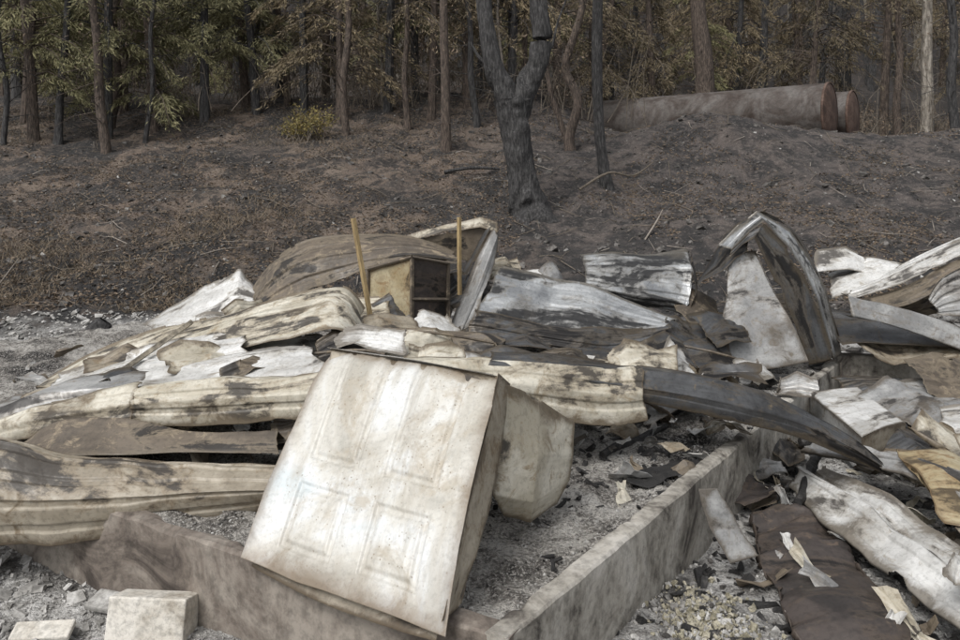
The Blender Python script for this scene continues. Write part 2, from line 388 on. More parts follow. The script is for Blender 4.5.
# ------------------------------------------------------------------ foundation
C0 = np.array([.10, 2.85]); A0 = np.array([-.86, .51]); B0 = np.array([.57, .82])
def fxy(s, t): return C0 + A0*np.asarray(s)[..., None] + B0*np.asarray(t)[..., None]
def wall(name, p0, p1, th, z0, z1, mat, seed, parent=None):
    p0 = np.array(p0, float); p1 = np.array(p1, float); d = p1-p0; Ln = np.linalg.norm(d); d /= Ln
    nrm = np.array([-d[1], d[0]])
    n = int(Ln/.03)+2
    prof = [(0, z0), (0, z0+(z1-z0)*.33), (0, z0+(z1-z0)*.66), (0, z1-.012), (.012, z1), (th*.5, z1), (th-.012, z1), (th, z1-.012), (th, z0+(z1-z0)*.5), (th, z0)]
    s = np.linspace(0, Ln, n)
    V = np.zeros((n, len(prof), 3))
    for k, (o, z) in enumerate(prof):
        ch = .006*fbm(s*6, s*0+k, seed, 3)
        e = .0; oo = 0
        if k in (3, 4, 6, 7):
            c = np.clip(fbm(s*4, s*0+(k > 4)*4, seed+3, 5)-.15, 0, 1); e = -.06*c; oo = .05*c*(1 if k < 5 else -1)
        off = o+ch+oo
        V[:, k, 0] = p0[0]+d[0]*s+nrm[0]*off; V[:, k, 1] = p0[1]+d[1]*s+nrm[1]*off; V[:, k, 2] = z+ch*.6+e
    F = grid_faces(n, len(prof)).tolist()
    m = len(prof); F += [list(range(m)), [(n-1)*m+k for k in range(m)][::-1]]
    return obj_from(name, V.reshape(-1, 3), F, mat, parent=parent)
fnd = empty('concrete_foundation')
corner = C0
wall('front_wall', fxy(np.array(3.05), np.array(.0)), corner, .11, -.3, .42, M_concd, 21, fnd)
wall('front_wall_far_part', fxy(np.array(8.), np.array(.03)), fxy(np.array(3.09), np.array(.03)), .11, -.3, .40, M_concd, 22, fnd)
wall('side_wall', corner+B0*.0, fxy(np.array(0.), np.array(3.05)), .10, -.3, .425, M_conc, 23, fnd)
wall('side_wall_far_part', fxy(np.array(0.0), np.array(3.06))+np.array([-.02,.012]), fxy(np.array(0.), np.array(6.05)), .10, -.3, .415, M_conc, 24, fnd)
wall('cross_footing', (3.45, 7.72), (5.4, 7.45), .18, -.3, .46, M_conc, 25, fnd)
wall('back_wall', fxy(np.array(0.), np.array(6.05)), fxy(np.array(8.), np.array(6.05)), .12, -.3, .40, M_concd, 26, fnd)

def ash_h(X, Y):
    h = .375 + .34*np.exp(-((X+.2)/1.7)**2-((Y-6.7)/1.1)**2) + .22*np.exp(-((X+1.9)/1.0)**2-((Y-5.6)/.8)**2)
    return h + .03*fbm(X*1.5, Y*1.5, 41, 3)+.035*fbm(X*5, Y*5, 42, 3)+.02*fbm(X*18, Y*18, 43, 2)
s = np.linspace(.05, 8, 380); t = np.linspace(.05, 6.1, 320)
S, T = np.meshgrid(s, t, indexing='ij'); XY = fxy(S, T)
Z = ash_h(XY[..., 0], XY[..., 1])
obj_from('ash_bed', np.concatenate([XY, Z[..., None]], -1).reshape(-1, 3), grid_faces(380, 320)[:, ::-1], M_ash, smooth=True)
def in_found(X, Y):
    d = np.stack([X-C0[0], Y-C0[1]], -1)
    M = np.linalg.inv(np.stack([A0, B0], 1)); st = d@M.T
    return (st[..., 0] > .06) & (st[..., 0] < 8) & (st[..., 1] > .06) & (st[..., 1] < 6)
def surf(X, Y): return np.where(in_found(X, Y), ash_h(X, Y), ground_h(X, Y))

# ------------------------------------------------------------------ the folded white door
door = empty('folded_white_door')
LL=np.array([-1.02,3.45,.43]); LR=np.array([-.14,2.85,.435]); UL=np.array([-.80,4.15,1.227]); UR=np.array([.075,3.55,1.228])
nu, nv = 260, 280
p = np.linspace(0, 1, nu); q = np.linspace(0, 1, nv); Pp, Q = np.meshgrid(p, q, indexing='ij')
G = ((1-Pp)*(1-Q))[..., None]*LL+(Pp*(1-Q))[..., None]*LR+((1-Pp)*Q)[..., None]*UL+(Pp*Q)[..., None]*UR
nrm = np.cross(LR-LL, UL-LL); nrm /= np.linalg.norm(nrm)
d = np.zeros_like(Pp)
def rectprof(x0, x1, y0, y1):
    e = np.minimum(np.minimum(Pp-x0, x1-Pp), np.minimum(Q-y0, y1-Q))
    return -.011*(sstep(-.004, .012, e)-sstep(.022, .042, e)) + .004*sstep(.05, .075, e)
for (x0, x1) in ((.15, .43), (.57, .85)):
    d += rectprof(x0, x1, .46, 1.12); d += rectprof(x0, x1, .09, .36)
d += .022*fbm(Pp*2.0, Q*2.0, 301, 3)+.003*fbm(Pp*14, Q*14, 302, 3)+.010*facet(Pp, Q, 2.5, 303)
d += -.05*(Q**10) + .05*np.exp(-((Pp)/.10)**2)*(1-Q) - .02*(1-Q)**8 - .04*(np.clip(1-Pp-.75, 0, 1)*4)**2*Q**6
G = G + nrm*d[..., None]
G[:, :, 2] += .012*fbm(Pp*3, Pp*0, 310, 2)*(1-Q)**3
uvd = np.stack([Pp.ravel(), Q.ravel()], 1)
ed = np.minimum(np.minimum(Pp, 1-Pp), np.minimum(Q, 1-Q))
F = grid_faces(nu, nv)
cornercut = (Pp+(1-Q)*1.0).ravel()
F = F[~(cornercut[F].max(1) < .035)]
o = obj_from('front_skin', G.reshape(-1, 3), F, M_door, smooth=True, uv=uvd, parent=door, burn=np.exp(-ed/.03)+.35*np.exp(-Q/.12)+.3*np.clip(fbm(Pp*3,Q*3,333,3)-.1,0,1))
o.modifiers.new('t', 'SOLIDIFY').thickness = .004
inn = [[tuple(UL+(0.02,.03,-.02)), tuple((UL+UR)/2+(0.02,.03,-.03)), tuple(UR+(.02,.04,-.03))],
       [(-.90,3.86,.80),(-.45,3.56,.80),(.0,3.27,.79)],
       [(-1.0,3.47,.395),(-.55,3.15,.36),(-.13,2.89,.375)]]
sheet('inner_skin', inn, M_tan, door, wr=.006, tear=.02)
sheet('edge_return', [[(.075,3.55,1.215),(.01,3.32,.95),(-.06,3.09,.69),(-.135,2.86,.44)],
                      [(.138,3.72,1.125),(.095,3.58,.92),(.03,3.32,.66),(-.07,3.06,.44)]], M_tan, door, wr=.010, jag=.02)
sheet('back_skin', [[(-.80,4.15,1.21),(-.35,3.86,1.215),(.075,3.56,1.21)],
                    [(-.72,4.32,1.14),(-.2,4.1,1.12),(.16,3.80,1.10)],
                    [(-.5,4.6,.8),(.0,4.4,.86),(.50,4.1,.826)]], M_white, door, wr=.01, jag=.02)
sheet('back_skin_flap', [[(.075,3.62,1.17),(.28,3.88,1.02),(.50,4.10,.835)],
                    [(.07,3.60,.90),(.27,3.74,.79),(.48,4.05,.69)],
                    [(.05,3.55,.68),(.25,3.70,.58),(.45,4.03,.57)],
                    [(.10,3.70,.52),(.24,3.76,.455),(.38,3.98,.47)]], M_cream, door, wr=.010, wf=3, jag=.01, fold=True, ulin=True, nv=90, tear=.02)

# ------------------------------------------------------------------ large metal sheets
SP = 'burnt_siding_panel'
def off(row, dx=0, dy=0, dz=0): return [(a+dx, b+dy, c+dz) for a, b, c in row]
def midrow(a, b, dx=0, dy=0, dz=0): return [((p[0]+q[0])/2+dx, (p[1]+q[1])/2+dy, (p[2]+q[2])/2+dz) for p, q in zip(a, b)]
t1=[(-2.14,4.9,.82),(-1.56,4.8,.908),(-1.06,4.7,.948),(-.465,4.65,1.035),(.12,4.7,1.037),(.72,4.8,.98),(1.0,4.84,.94)]
b1=[(-2.1,4.8,.626),(-1.53,4.7,.649),(-1.035,4.6,.712),(-.455,4.55,.771),(.115,4.6,.758),(.70,4.7,.637),(1.0,4.78,.66)]
sheet(SP, [off(t1,dy=.16,dz=-.02), t1, midrow(t1,b1,dy=-.05,dz=.03), b1], M_cream, wr=.012, nu=260, nv=90, fold=True, ribs=4, ribamp=.010)
t2=[(.05,4.75,1.05),(.66,4.83,.985),(1.35,4.9,.885),(1.92,4.95,.715),(2.31,5.0,.515),(2.58,5.02,.295)]
b2=[(.02,4.66,1.0),(.62,4.72,.84),(1.33,4.82,.68),(1.9,4.88,.54),(2.28,4.93,.38),(2.575,5.0,.24)]
sheet('burnt_trim_strip', [off(t2,dy=.30,dz=-.03), t2, midrow(t2,b2,dy=-.04), b2], M_dark, wr=.012, nu=220, nv=70, fold=True, jag=.015, ribs=3, ribamp=.006)
# bottom-left curved siding
t=[(-3.31,4.2,.80),(-2.52,4.2,.72),(-2.205,4.2,.64),(-1.837,4.2,.604),(-1.47,4.2,.588),(-1.0,4.12,.598)]
m1=[(-3.15,4.0,.53),(-2.4,4.0,.48),(-2.1,4.0,.48),(-1.75,4.0,.495),(-1.4,4.0,.52),(-.98,3.98,.54)]
b=[(-3.19,4.05,.217),(-2.43,4.05,.232),(-2.127,4.05,.232),(-1.772,4.05,.283),(-1.418,4.05,.349),(-1.0,4.05,.41)]
sheet(SP, [off(t,dy=.12,dz=-.02), t, m1, b], M_tan, wr=.011, nu=260, nv=130, jag=.01, ribs=6, ribamp=.010, tear=.02)
t=[(-2.75,4.7,.52),(-2.45,4.6,.70),(-2.05,4.6,.73),(-1.6,4.55,.66),(-1.1,4.5,.68)]
b=[(-2.62,4.35,.55),(-2.35,4.35,.58),(-2.0,4.38,.575),(-1.55,4.4,.60),(-1.08,4.35,.61)]
sheet(SP, [off(t,dy=.25,dz=-.2), t, b], M_brown, wr=.014, fold=True)
t=[(-3.43,4.9,.414),(-2.94,4.9,.61),(-2.69,4.9,.70),(-2.39,4.9,.775),(-2.08,4.9,.837)]
b=[(-3.43,4.8,.30),(-2.94,4.8,.49),(-2.69,4.78,.54),(-2.39,4.78,.57),(-2.06,4.78,.60)]
sheet(SP, [off(t,dy=.12), t, midrow(t,b,dy=-.04,dz=.03), b], M_cream, wr=.012, fold=True, ribs=3)
t=[(-3.9,5.2,.50),(-3.2,5.1,.62),(-2.7,5.1,.74),(-2.2,5.1,.80)]
sheet(SP, [off(t,dy=.3,dz=.02), t, off(t,dy=-.1,dz=-.12)], M_grey, wr=.02, fold=True)
# big cream arch, in two overlapping sheets
t=[(-3.56,6.4,.464),(-3.12,6.4,.728),(-2.56,6.4,.944),(-2.0,6.4,1.072),(-1.44,6.4,1.224),(-1.08,6.4,1.272),(-.91,6.4,1.10)]
m1=[(-3.32,6.0,.56),(-2.89,6.0,.74),(-2.4,6.0,.88),(-1.89,6.0,1.02),(-1.39,6.0,1.13),(-1.05,6.0,1.19),(-.87,6.0,1.03)]
b=[(-3.08,5.6,.60),(-2.66,5.6,.672),(-2.24,5.6,.749),(-1.78,5.6,.90),(-1.33,5.6,1.0),(-1.015,5.6,1.07),(-.826,5.7,.95)]
sheet(SP, [t, m1, b], M_cream, wr=.018, wf=2.2, nu=240, nv=110, jag=.03, dent=.02, fold=True, ribs=5, ribamp=.014)
t_=[(-3.2,6.05,.64),(-2.7,6.0,.83),(-2.2,6.0,.97),(-1.75,5.95,1.08)]
b_=[(-2.95,5.45,.66),(-2.5,5.4,.73),(-2.0,5.4,.80),(-1.55,5.4,.90)]
sheet(SP, [t_, b_], M_white, wr=.02, nu=160, nv=80, fold=True, ribs=4, ribamp=.012, jag=.03)
t=[(-2.31,5.6,.74),(-1.75,5.6,.88),(-1.19,5.6,.96)]
b=[(-2.25,5.0,.77),(-1.56,5.0,.83),(-.95,5.05,.90)]
sheet(SP, [t, midrow(t,b,dz=.05), b, off(b,dy=-.04,dz=-.10)], M_white, wr=.022, wf=3, jag=.04, fold=True, ribs=3)
t=[(-3.2,5.5,.60),(-2.7,5.45,.68),(-2.2,5.4,.74)]
sheet(SP, [off(t,dy=.2), t, off(t,dx=.15,dy=-.35,dz=.03)], M_tan, wr=.022, jag=.04, fold=True, ribs=3)
t=[(-3.4,8,.71),(-2.75,8,1.11),(-2.4,8,1.26),(-2.2,7.95,1.06)]
b=[(-3.09,7.5,.72),(-2.62,7.5,.79),(-2.3,7.5,.913),(-2.1,7.5,1.0)]
sheet(SP, [t, midrow(t,b,dz=.02), b], M_white, wr=.014, fold=True, ribs=2, ulin=True)
# brown curved roof sheet
t=[(-2.32,8,.96),(-2.12,8,1.34),(-1.8,8,1.54),(-1.3,8,1.61),(-.7,8,1.59),(-.25,8,1.44)]
b=[(-2.13,7.4,.927),(-1.8,7.4,1.056),(-1.48,7.4,1.167),(-1.06,7.4,1.315),(-.6,7.4,1.389),(-.2,7.4,1.334)]
sheet('burnt_roof_sheet', [t, midrow(t,b,dy=-.12,dz=.03), b], M_brown, wr=.018, nu=200, nv=90, ribs=4, ribamp=.018, dent=.03, jag=.03)
t=[(-.77,8.2,1.59),(-.41,8.2,1.704),(0,8.2,1.786),(.19,8.2,1.734)]
b=[(-.72,8.15,1.54),(-.36,8.1,1.625),(0,8.1,1.68),(.18,8.1,1.62)]
sheet(SP, [t,b], M_cream, wr=.008, ulin=True)
sheet(SP, [off(b,dy=.06), [(-.7,8.2,1.5),(-.33,8.2,1.42),(-.1,8.2,1.3),(.1,8.2,1.4)]], M_brown, wr=.015)
a=[(.156,7.8,1.728),(-.097,7.7,1.24),(-.33,7.3,.69)]
b=[(.195,7.7,1.58),(.115,7.6,1.22),(-.13,7.2,.73)]
sheet('burnt_trim_strip', [a, midrow(a,b,dy=-.08), b], M_grey, wr=.012, fold=True, ribs=2)
sheet('burnt_trim_strip', [off(a,dx=-.02,dy=.1), off(a,dx=-.1,dy=.3,dz=-.05)], M_dark, wr=.012)
# galvanised ribbed sheets
t=[(.18,7.2,1.37),(.585,7.2,1.316),(1.08,7.2,1.208),(1.78,7.15,.92)]
m1=[(.034,6.85,1.16),(.493,6.85,1.10),(.986,6.85,1.0),(1.66,6.85,.885)]
b=[(-.066,6.6,.927),(.41,6.6,.861),(.91,6.6,.779),(1.44,6.65,.80)]
sheet('galvanised_roof_sheet', [t,m1,b,off(b,dy=.02,dz=-.07)], M_blue, wr=.017, wf=2.6, nu=220, nv=150, ribs=10, ribamp=.016, jag=.04, dent=.05)
t=[(-.04,6.66,1.06),(.44,6.66,.99),(.95,6.66,.90),(1.64,6.74,.93)]
b=[(-.12,6.38,.86),(.40,6.38,.78),(.90,6.38,.70),(1.38,6.48,.73)]
sheet('galvanised_roof_sheet', [t, midrow(t,b,dy=-.05,dz=.03), b], M_dark, wr=.018, wf=3, nu=200, nv=90, ribs=5, ribamp=.014, jag=.04)
t=[(1.0,8.2,1.406),(1.35,8.2,1.41),(1.64,8.2,1.406),(2.0,8.2,1.45),(2.15,8.15,1.44)]
b=[(.97,7.6,1.155),(1.25,7.6,1.1),(1.52,7.6,1.05),(1.85,7.6,1.0),(2.0,7.6,.96)]
sheet('galvanised_roof_sheet', [t, midrow(t,b,dy=-.12,dz=.06), b, off(b,dy=.1,dz=-.12)], M_blue, wr=.015, nu=150, nv=120, ribs=7, ribamp=.014, dent=.03, jag=.03)
sheet('burnt_trim_strip', [[(2.15,8.15,1.45),(2.2,8.1,1.2),(2.12,7.8,.95)],[(2.02,7.65,1.25),(2.06,7.6,1.1),(1.98,7.55,.93)]], M_dark)
# tall folded sheet
tent = empty('folded_metal_sheet')
sheet('front_face', [[(2.32,7.5,1.382),(2.455,7.5,1.476),(2.59,7.5,1.494)],[(2.21,7.3,.96),(2.48,7.3,.979),(2.77,7.3,1.006)],[(2.11,7.1,.45),(2.53,7.1,.45),(2.93,7.1,.53)]], M_grey, tent, wr=.009, jag=.015, tear=.02)
oe=[(2.24,7.6,1.525),(2.45,7.6,1.74),(2.63,7.6,1.87),(2.94,7.6,1.69),(3.14,7.6,1.4),(3.28,7.6,1.107),(3.44,7.6,.50)]
ie=[(2.30,7.4,1.43),(2.42,7.38,1.55),(2.52,7.35,1.62),(2.64,7.35,1.36),(2.74,7.35,1.15),(2.84,7.35,.92),(3.02,7.35,.44)]
mi_=midrow(oe,ie,dx=.06,dy=-.06,dz=.02)
sheet('folded_rib', [oe, mi_], M_blue, tent, wr=.010, nu=200, nv=50, jag=.015, ribs=2, ribamp=.010, fold=True, ulin=True)
sheet('folded_rib_inner', [mi_, ie], M_dark, tent, wr=.010, nu=200, nv=50, jag=.015, ribs=2, ribamp=.010, fold=True, ulin=True)
sheet('left_wing', [[(2.12,7.9,1.142),(2.39,7.9,1.567),(2.73,7.9,1.87)],[(2.02,7.4,1.16),(2.29,7.4,1.371),(2.48,7.42,1.52)]], M_dark, tent, wr=.015)
sheet('rear_wing', [[(2.6,7.62,1.87),(2.95,7.62,1.68),(3.28,7.62,1.1),(3.42,7.62,.5)],[(2.8,8.3,1.83),(3.25,8.3,1.66),(3.5,8.3,1.2),(3.6,8.3,.5)]], M_dark, tent, wr=.02)
# right-hand stack
sheet(SP, [[(3.77,9,1.393),(4.11,9,1.438),(4.33,9,1.325)],[(3.6,8.7,1.15),(4.0,8.7,1.2),(4.3,8.7,1.15)]], M_white, ribs=3, ribamp=.015, ulin=True)
t=[(3.9,9,1.11),(4.36,9,1.314),(4.78,9,1.235)]; b=[(3.70,8.5,.90),(4.12,8.5,.98),(4.46,8.5,1.075)]
sheet(SP, [t, midrow(t,b,dz=.05), b], M_white, wr=.016, ribs=5, ribamp=.014, ulin=True, nv=80)
t=[(4.07,8.8,.966),(4.68,8.8,1.274),(5.34,8.8,1.582),(5.94,8.8,1.79)]; b=[(3.77,8.2,.935),(4.35,8.2,1.12),(4.92,8.2,1.386),(5.53,8.2,1.57)]
sheet(SP, [t, midrow(t,b,dz=.05), b], M_white, wr=.015, ribs=6, ribamp=.02, nu=180, nv=110)
sheet(SP, [off(b,dy=.04,dz=-.03), [(3.85,8.0,.84),(4.3,8.0,.93),(4.75,8.0,1.12),(5.2,8.0,1.2)], [(3.9,8.2,.7),(4.35,8.2,.72),(4.8,8.2,.8),(5.3,8.2,.9)]], M_brown, wr=.025, ribs=6, ribamp=.02, nv=100)
sheet(SP, [[(4.37,7.8,1.0),(4.53,7.8,1.231),(4.95,7.8,1.40)],[(4.43,7.75,.85),(4.63,7.7,.84),(5.0,7.7,.86)]], M_grey, wr=.016, ribs=5, ribamp=.02, nv=80)
t=[(3.38,7.4,1.075),(3.89,7.4,.964),(4.67,7.4,.714)]; b=[(3.4,7.35,.908),(3.89,7.35,.779),(4.67,7.35,.5)]
sheet('burnt_channel_beam', [off(t,dy=.14,dz=.01), t, b, off(b,dy=.12,dz=-.01)], M_grey, fold=True, wr=.010, jag=.015, nv=60)
t=[(3.35,7.9,.82),(3.9,7.9,.80),(4.7,7.9,.7)]
sheet(SP, [off(t,dy=.3), t, off(t,dy=-.45,dz=-.18)], M_dark, wr=.03, fold=True)
t=[(3.5,7.6,.62),(4.1,7.6,.60),(4.9,7.6,.62)]
sheet(SP, [off(t,dy=.2,dz=.02), t, off(t,dx=.1,dy=-.25,dz=-.13)], M_tan, wr=.03, fold=True)

# gutted cabinet
cab = empty('gutted_steel_cabinet')
fr=np.array([-.595,7.0]); lf=np.array([-1.02,7.3]); rt=np.array([-.29,7.3]); bk=np.array([-.71,7.6])
def side(nm, a, za0, za1, b_, zb0, zb1, mat, **k):
    rows=[]
    for f in np.linspace(1,0,3):
        rows.append([((a[0]*(1-g)+b_[0]*g),(a[1]*(1-g)+b_[1]*g),((za0*(1-f)+za1*f)*(1-g)+(zb0*(1-f)+zb1*f)*g)) for g in np.linspace(0,1,4)])
    return sheet(nm, rows, mat, cab, wr=.008, jag=.005, tear=.02, **k)
side('left_side', lf,.6,1.325, fr,.6,1.46, M_gold)
side('right_side', fr,.6,1.46, rt,.6,1.38, M_rust)
side('rear_side', bk,.6,1.27, rt,.6,1.37, M_dark)
side('far_side', lf,.6,1.31, bk,.6,1.27, M_dark)
mb=MB()
for (a,z0a,z1a) in ((fr,.6,1.475),(lf,.6,1.34),(rt,.6,1.395)):
    mb.add(*tube([(a[0],a[1]-.01,z0a),(a[0],a[1]-.01,z1a)],[.018,.018],4))
for (a,za,b_,zb) in ((lf,1.335,fr,1.47),(fr,1.47,rt,1.39),(fr,1.1,rt,1.06)):
    mb.add(*tube([(a[0],a[1]-.02,za),(b_[0],b_[1]-.02,zb)],[.016,.016],4))
mb.obj('edge_frames', [M_brown], parent=cab)
sheet('top_lid', [[(-1.05,7.32,1.35),(-.71,7.62,1.32)],[(-.6,6.98,1.485),(-.27,7.3,1.41)]], M_brown, cab, wr=.01)
def stake(p0, p1, w=.022):
    V,F = tube([p0, tuple((np.array(p0)+np.array(p1))/2), p1],[w,w,w],4, nz=.15, seed=3)
    F=F.tolist()+[[0,1,2,3],[len(V)-1,len(V)-2,len(V)-3,len(V)-4]]
    obj_from('wooden_stake', V, F, M_wood)
stake((-.86,6.5,.85),(-1.03,6.5,1.822)); stake((-.185,7.3,1.1),(-.19,7.3,1.809),.02)
mb=MB(); mb.add(*tube([(-2.45,5.42,.80),(-2.2,6.1,1.04)],[.022,.022],4)); mb.obj('metal_channel_strip',[M_cream])
mb=MB()
for pp in ([(-1.45,5.3,.92),(-.85,5.35,.97),(-.6,5.1,.99)],[(.7,5.8,.75),(1.3,5.5,.66),(1.75,5.6,.56)],[(-1.0,6.1,1.0),(-.4,5.9,1.0),(.1,6.0,.9)],[(1.2,6.9,.8),(1.9,6.6,.72),(2.4,6.7,.55)]):
    mb.add(*tube(pp,[.011]*3,6,sub=4))
mb.obj('bent_steel_pipe',[M_brown])

# ---- right foreground debris
N1 = empty('white_appliance_panel')
sheet('top_skin', [[(2.76,6.7,.34),(3.02,6.84,.35),(3.29,6.97,.34)],[(2.63,5.51,.33),(2.9,5.74,.34),(3.18,5.98,.31)]], M_white, N1, wr=.005, jag=.005, tear=.0)
sheet('front_edge', [[(2.63,5.51,.33),(2.9,5.74,.34),(3.18,5.98,.31)],[(2.63,5.51,.17),(2.9,5.74,.17),(3.18,5.98,.15)]], M_tan, N1, wr=.003, jag=.0, tear=0)
sheet('left_edge', [[(2.76,6.7,.34),(2.7,6.1,.335),(2.63,5.51,.33)],[(2.76,6.7,.18),(2.7,6.1,.18),(2.63,5.51,.17)]], M_grey, N1, wr=.003, jag=.0, tear=0)
ra=[(2.0,5.3,.10),(1.98,4.6,.10),(2.02,4.0,.12),(2.1,3.3,.10),(2.1,2.8,.1)]
rc=[(2.3,5.38,.20),(2.42,4.7,.24),(2.48,4.0,.20),(2.55,3.3,.2),(2.6,2.8,.2)]
sheet(SP, [ra, midrow(ra,rc,dx=-.04,dz=.08), midrow(ra,rc,dx=.06,dz=.0), rc], M_white, wr=.02, wf=3.5, nu=220, nv=100, ribs=4, ribamp=.016, jag=.03, fold=True, tear=.05)
ra=[(2.2,5.55,.2),(2.5,4.9,.3),(2.7,4.3,.3),(2.9,3.7,.25)]; rc=[(2.5,5.6,.3),(2.8,5.0,.32),(3.1,4.4,.3),(3.3,3.8,.22)]
sheet(SP, [ra, midrow(ra,rc,dz=.08), rc], M_grey, wr=.025, wf=3.5, nu=180, nv=90, ribs=3, ribamp=.018, jag=.04, fold=True, tear=.06)
sheet(SP, [[(2.55,5.0,.42),(2.85,5.0,.42),(3.05,5.1,.34)],[(2.5,4.6,.36),(2.8,4.55,.36),(3.0,4.5,.3)],[(2.5,4.3,.24),(2.75,4.2,.24),(2.9,4.2,.2)]], M_gold, wr=.02, jag=.04, fold=True, tear=.06)
sheet('rusted_metal_sheet', [[(1.60,4.85,.05),(1.9,4.9,.09),(2.1,4.85,.07)],[(1.46,4.3,.05),(1.78,4.3,.10),(2.02,4.3,.07)],[(1.38,3.7,.04),(1.7,3.75,.09),(1.98,3.8,.06)],[(1.38,3.2,.02),(1.6,3.25,.05),(1.9,3.3,.04)]], M_rust, wr=.026, wf=6, nu=140, nv=160, jag=.05, tear=.10)
sheet(SP, [[(1.16,4.28,.44),(1.27,4.30,.435)],[(1.20,4.22,.25),(1.40,4.28,.22)],[(1.30,4.16,.07),(1.47,4.2,.10)]], M_grey, wr=.010, jag=.01, fold=True, tear=.02)
random.seed(12)
def crumple(cx, cy, cz, w, h, mat, rot, tilt=.3, arch=.07, wr=.04, ribs=None, nm=SP):
    rows=[]; nc=random.choice([3,4,5]); nr=random.choice([3,4])
    for j in range(nr):
        r=[]
        for i in range(nc):
            x=(i/(nc-1)-.5)*w; y=(.5-j/(nr-1))*h
            z=arch*math.cos(x/w*math.pi*random.uniform(.8,1.2))*random.uniform(.2,1.3)+y*math.tan(tilt)+random.uniform(-1,1)*wr*1.1
            x+=random.uniform(-1,1)*w*.08; y+=random.uniform(-1,1)*h*.10
            r.append((cx+x*math.cos(rot)-y*math.sin(rot), cy+x*math.sin(rot)+y*math.cos(rot), cz+z))
        rows.append(r)
    if ribs is None: ribs=random.choice([0,3,5,6])
    return sheet(nm, rows, mat, wr=wr*.35, wf=3.5, jag=.03, ribs=ribs, ribamp=.011, nu=90, nv=60, fold=True, ulin=random.random()<.85, tear=.05)
crumple(3.7,6.6,.28,1.0,.6,M_grey,.5,.35)
crumple(3.9,6.0,.28,.9,.5,M_white,-.4,.3)
crumple(3.2,5.4,.32,.7,.5,M_cream,.9,.5)
crumple(3.45,5.0,.34,.7,.5,M_cream,.2,.5)
crumple(3.1,5.75,.16,.5,.4,M_dark,.2,.3)
crumple(3.6,7.1,.3,.8,.35,M_dark,-.1,.3)
crumple(2.75,5.25,.20,.5,.3,M_tan,-.9,.2)
crumple(2.25,5.9,.12,.5,.3,M_dark,1.0,.2)
crumple(1.75,5.15,.08,.5,.3,M_rust,.6,.2)
crumple(4.2,6.9,.4,.8,.5,M_brown,.2,.5)
crumple(2.3,3.6,.28,.5,.3,M_white,.9,.3); crumple(2.6,3.9,.33,.5,.25,M_tan,.4,.3); crumple(1.95,5.6,.1,.4,.3,M_grey,.4,.3)
crumple(1.08,4.62,.40,.62,.17,M_shingle,.72,.05,.03,.01,ribs=0,nm='charred_shingle_strip')
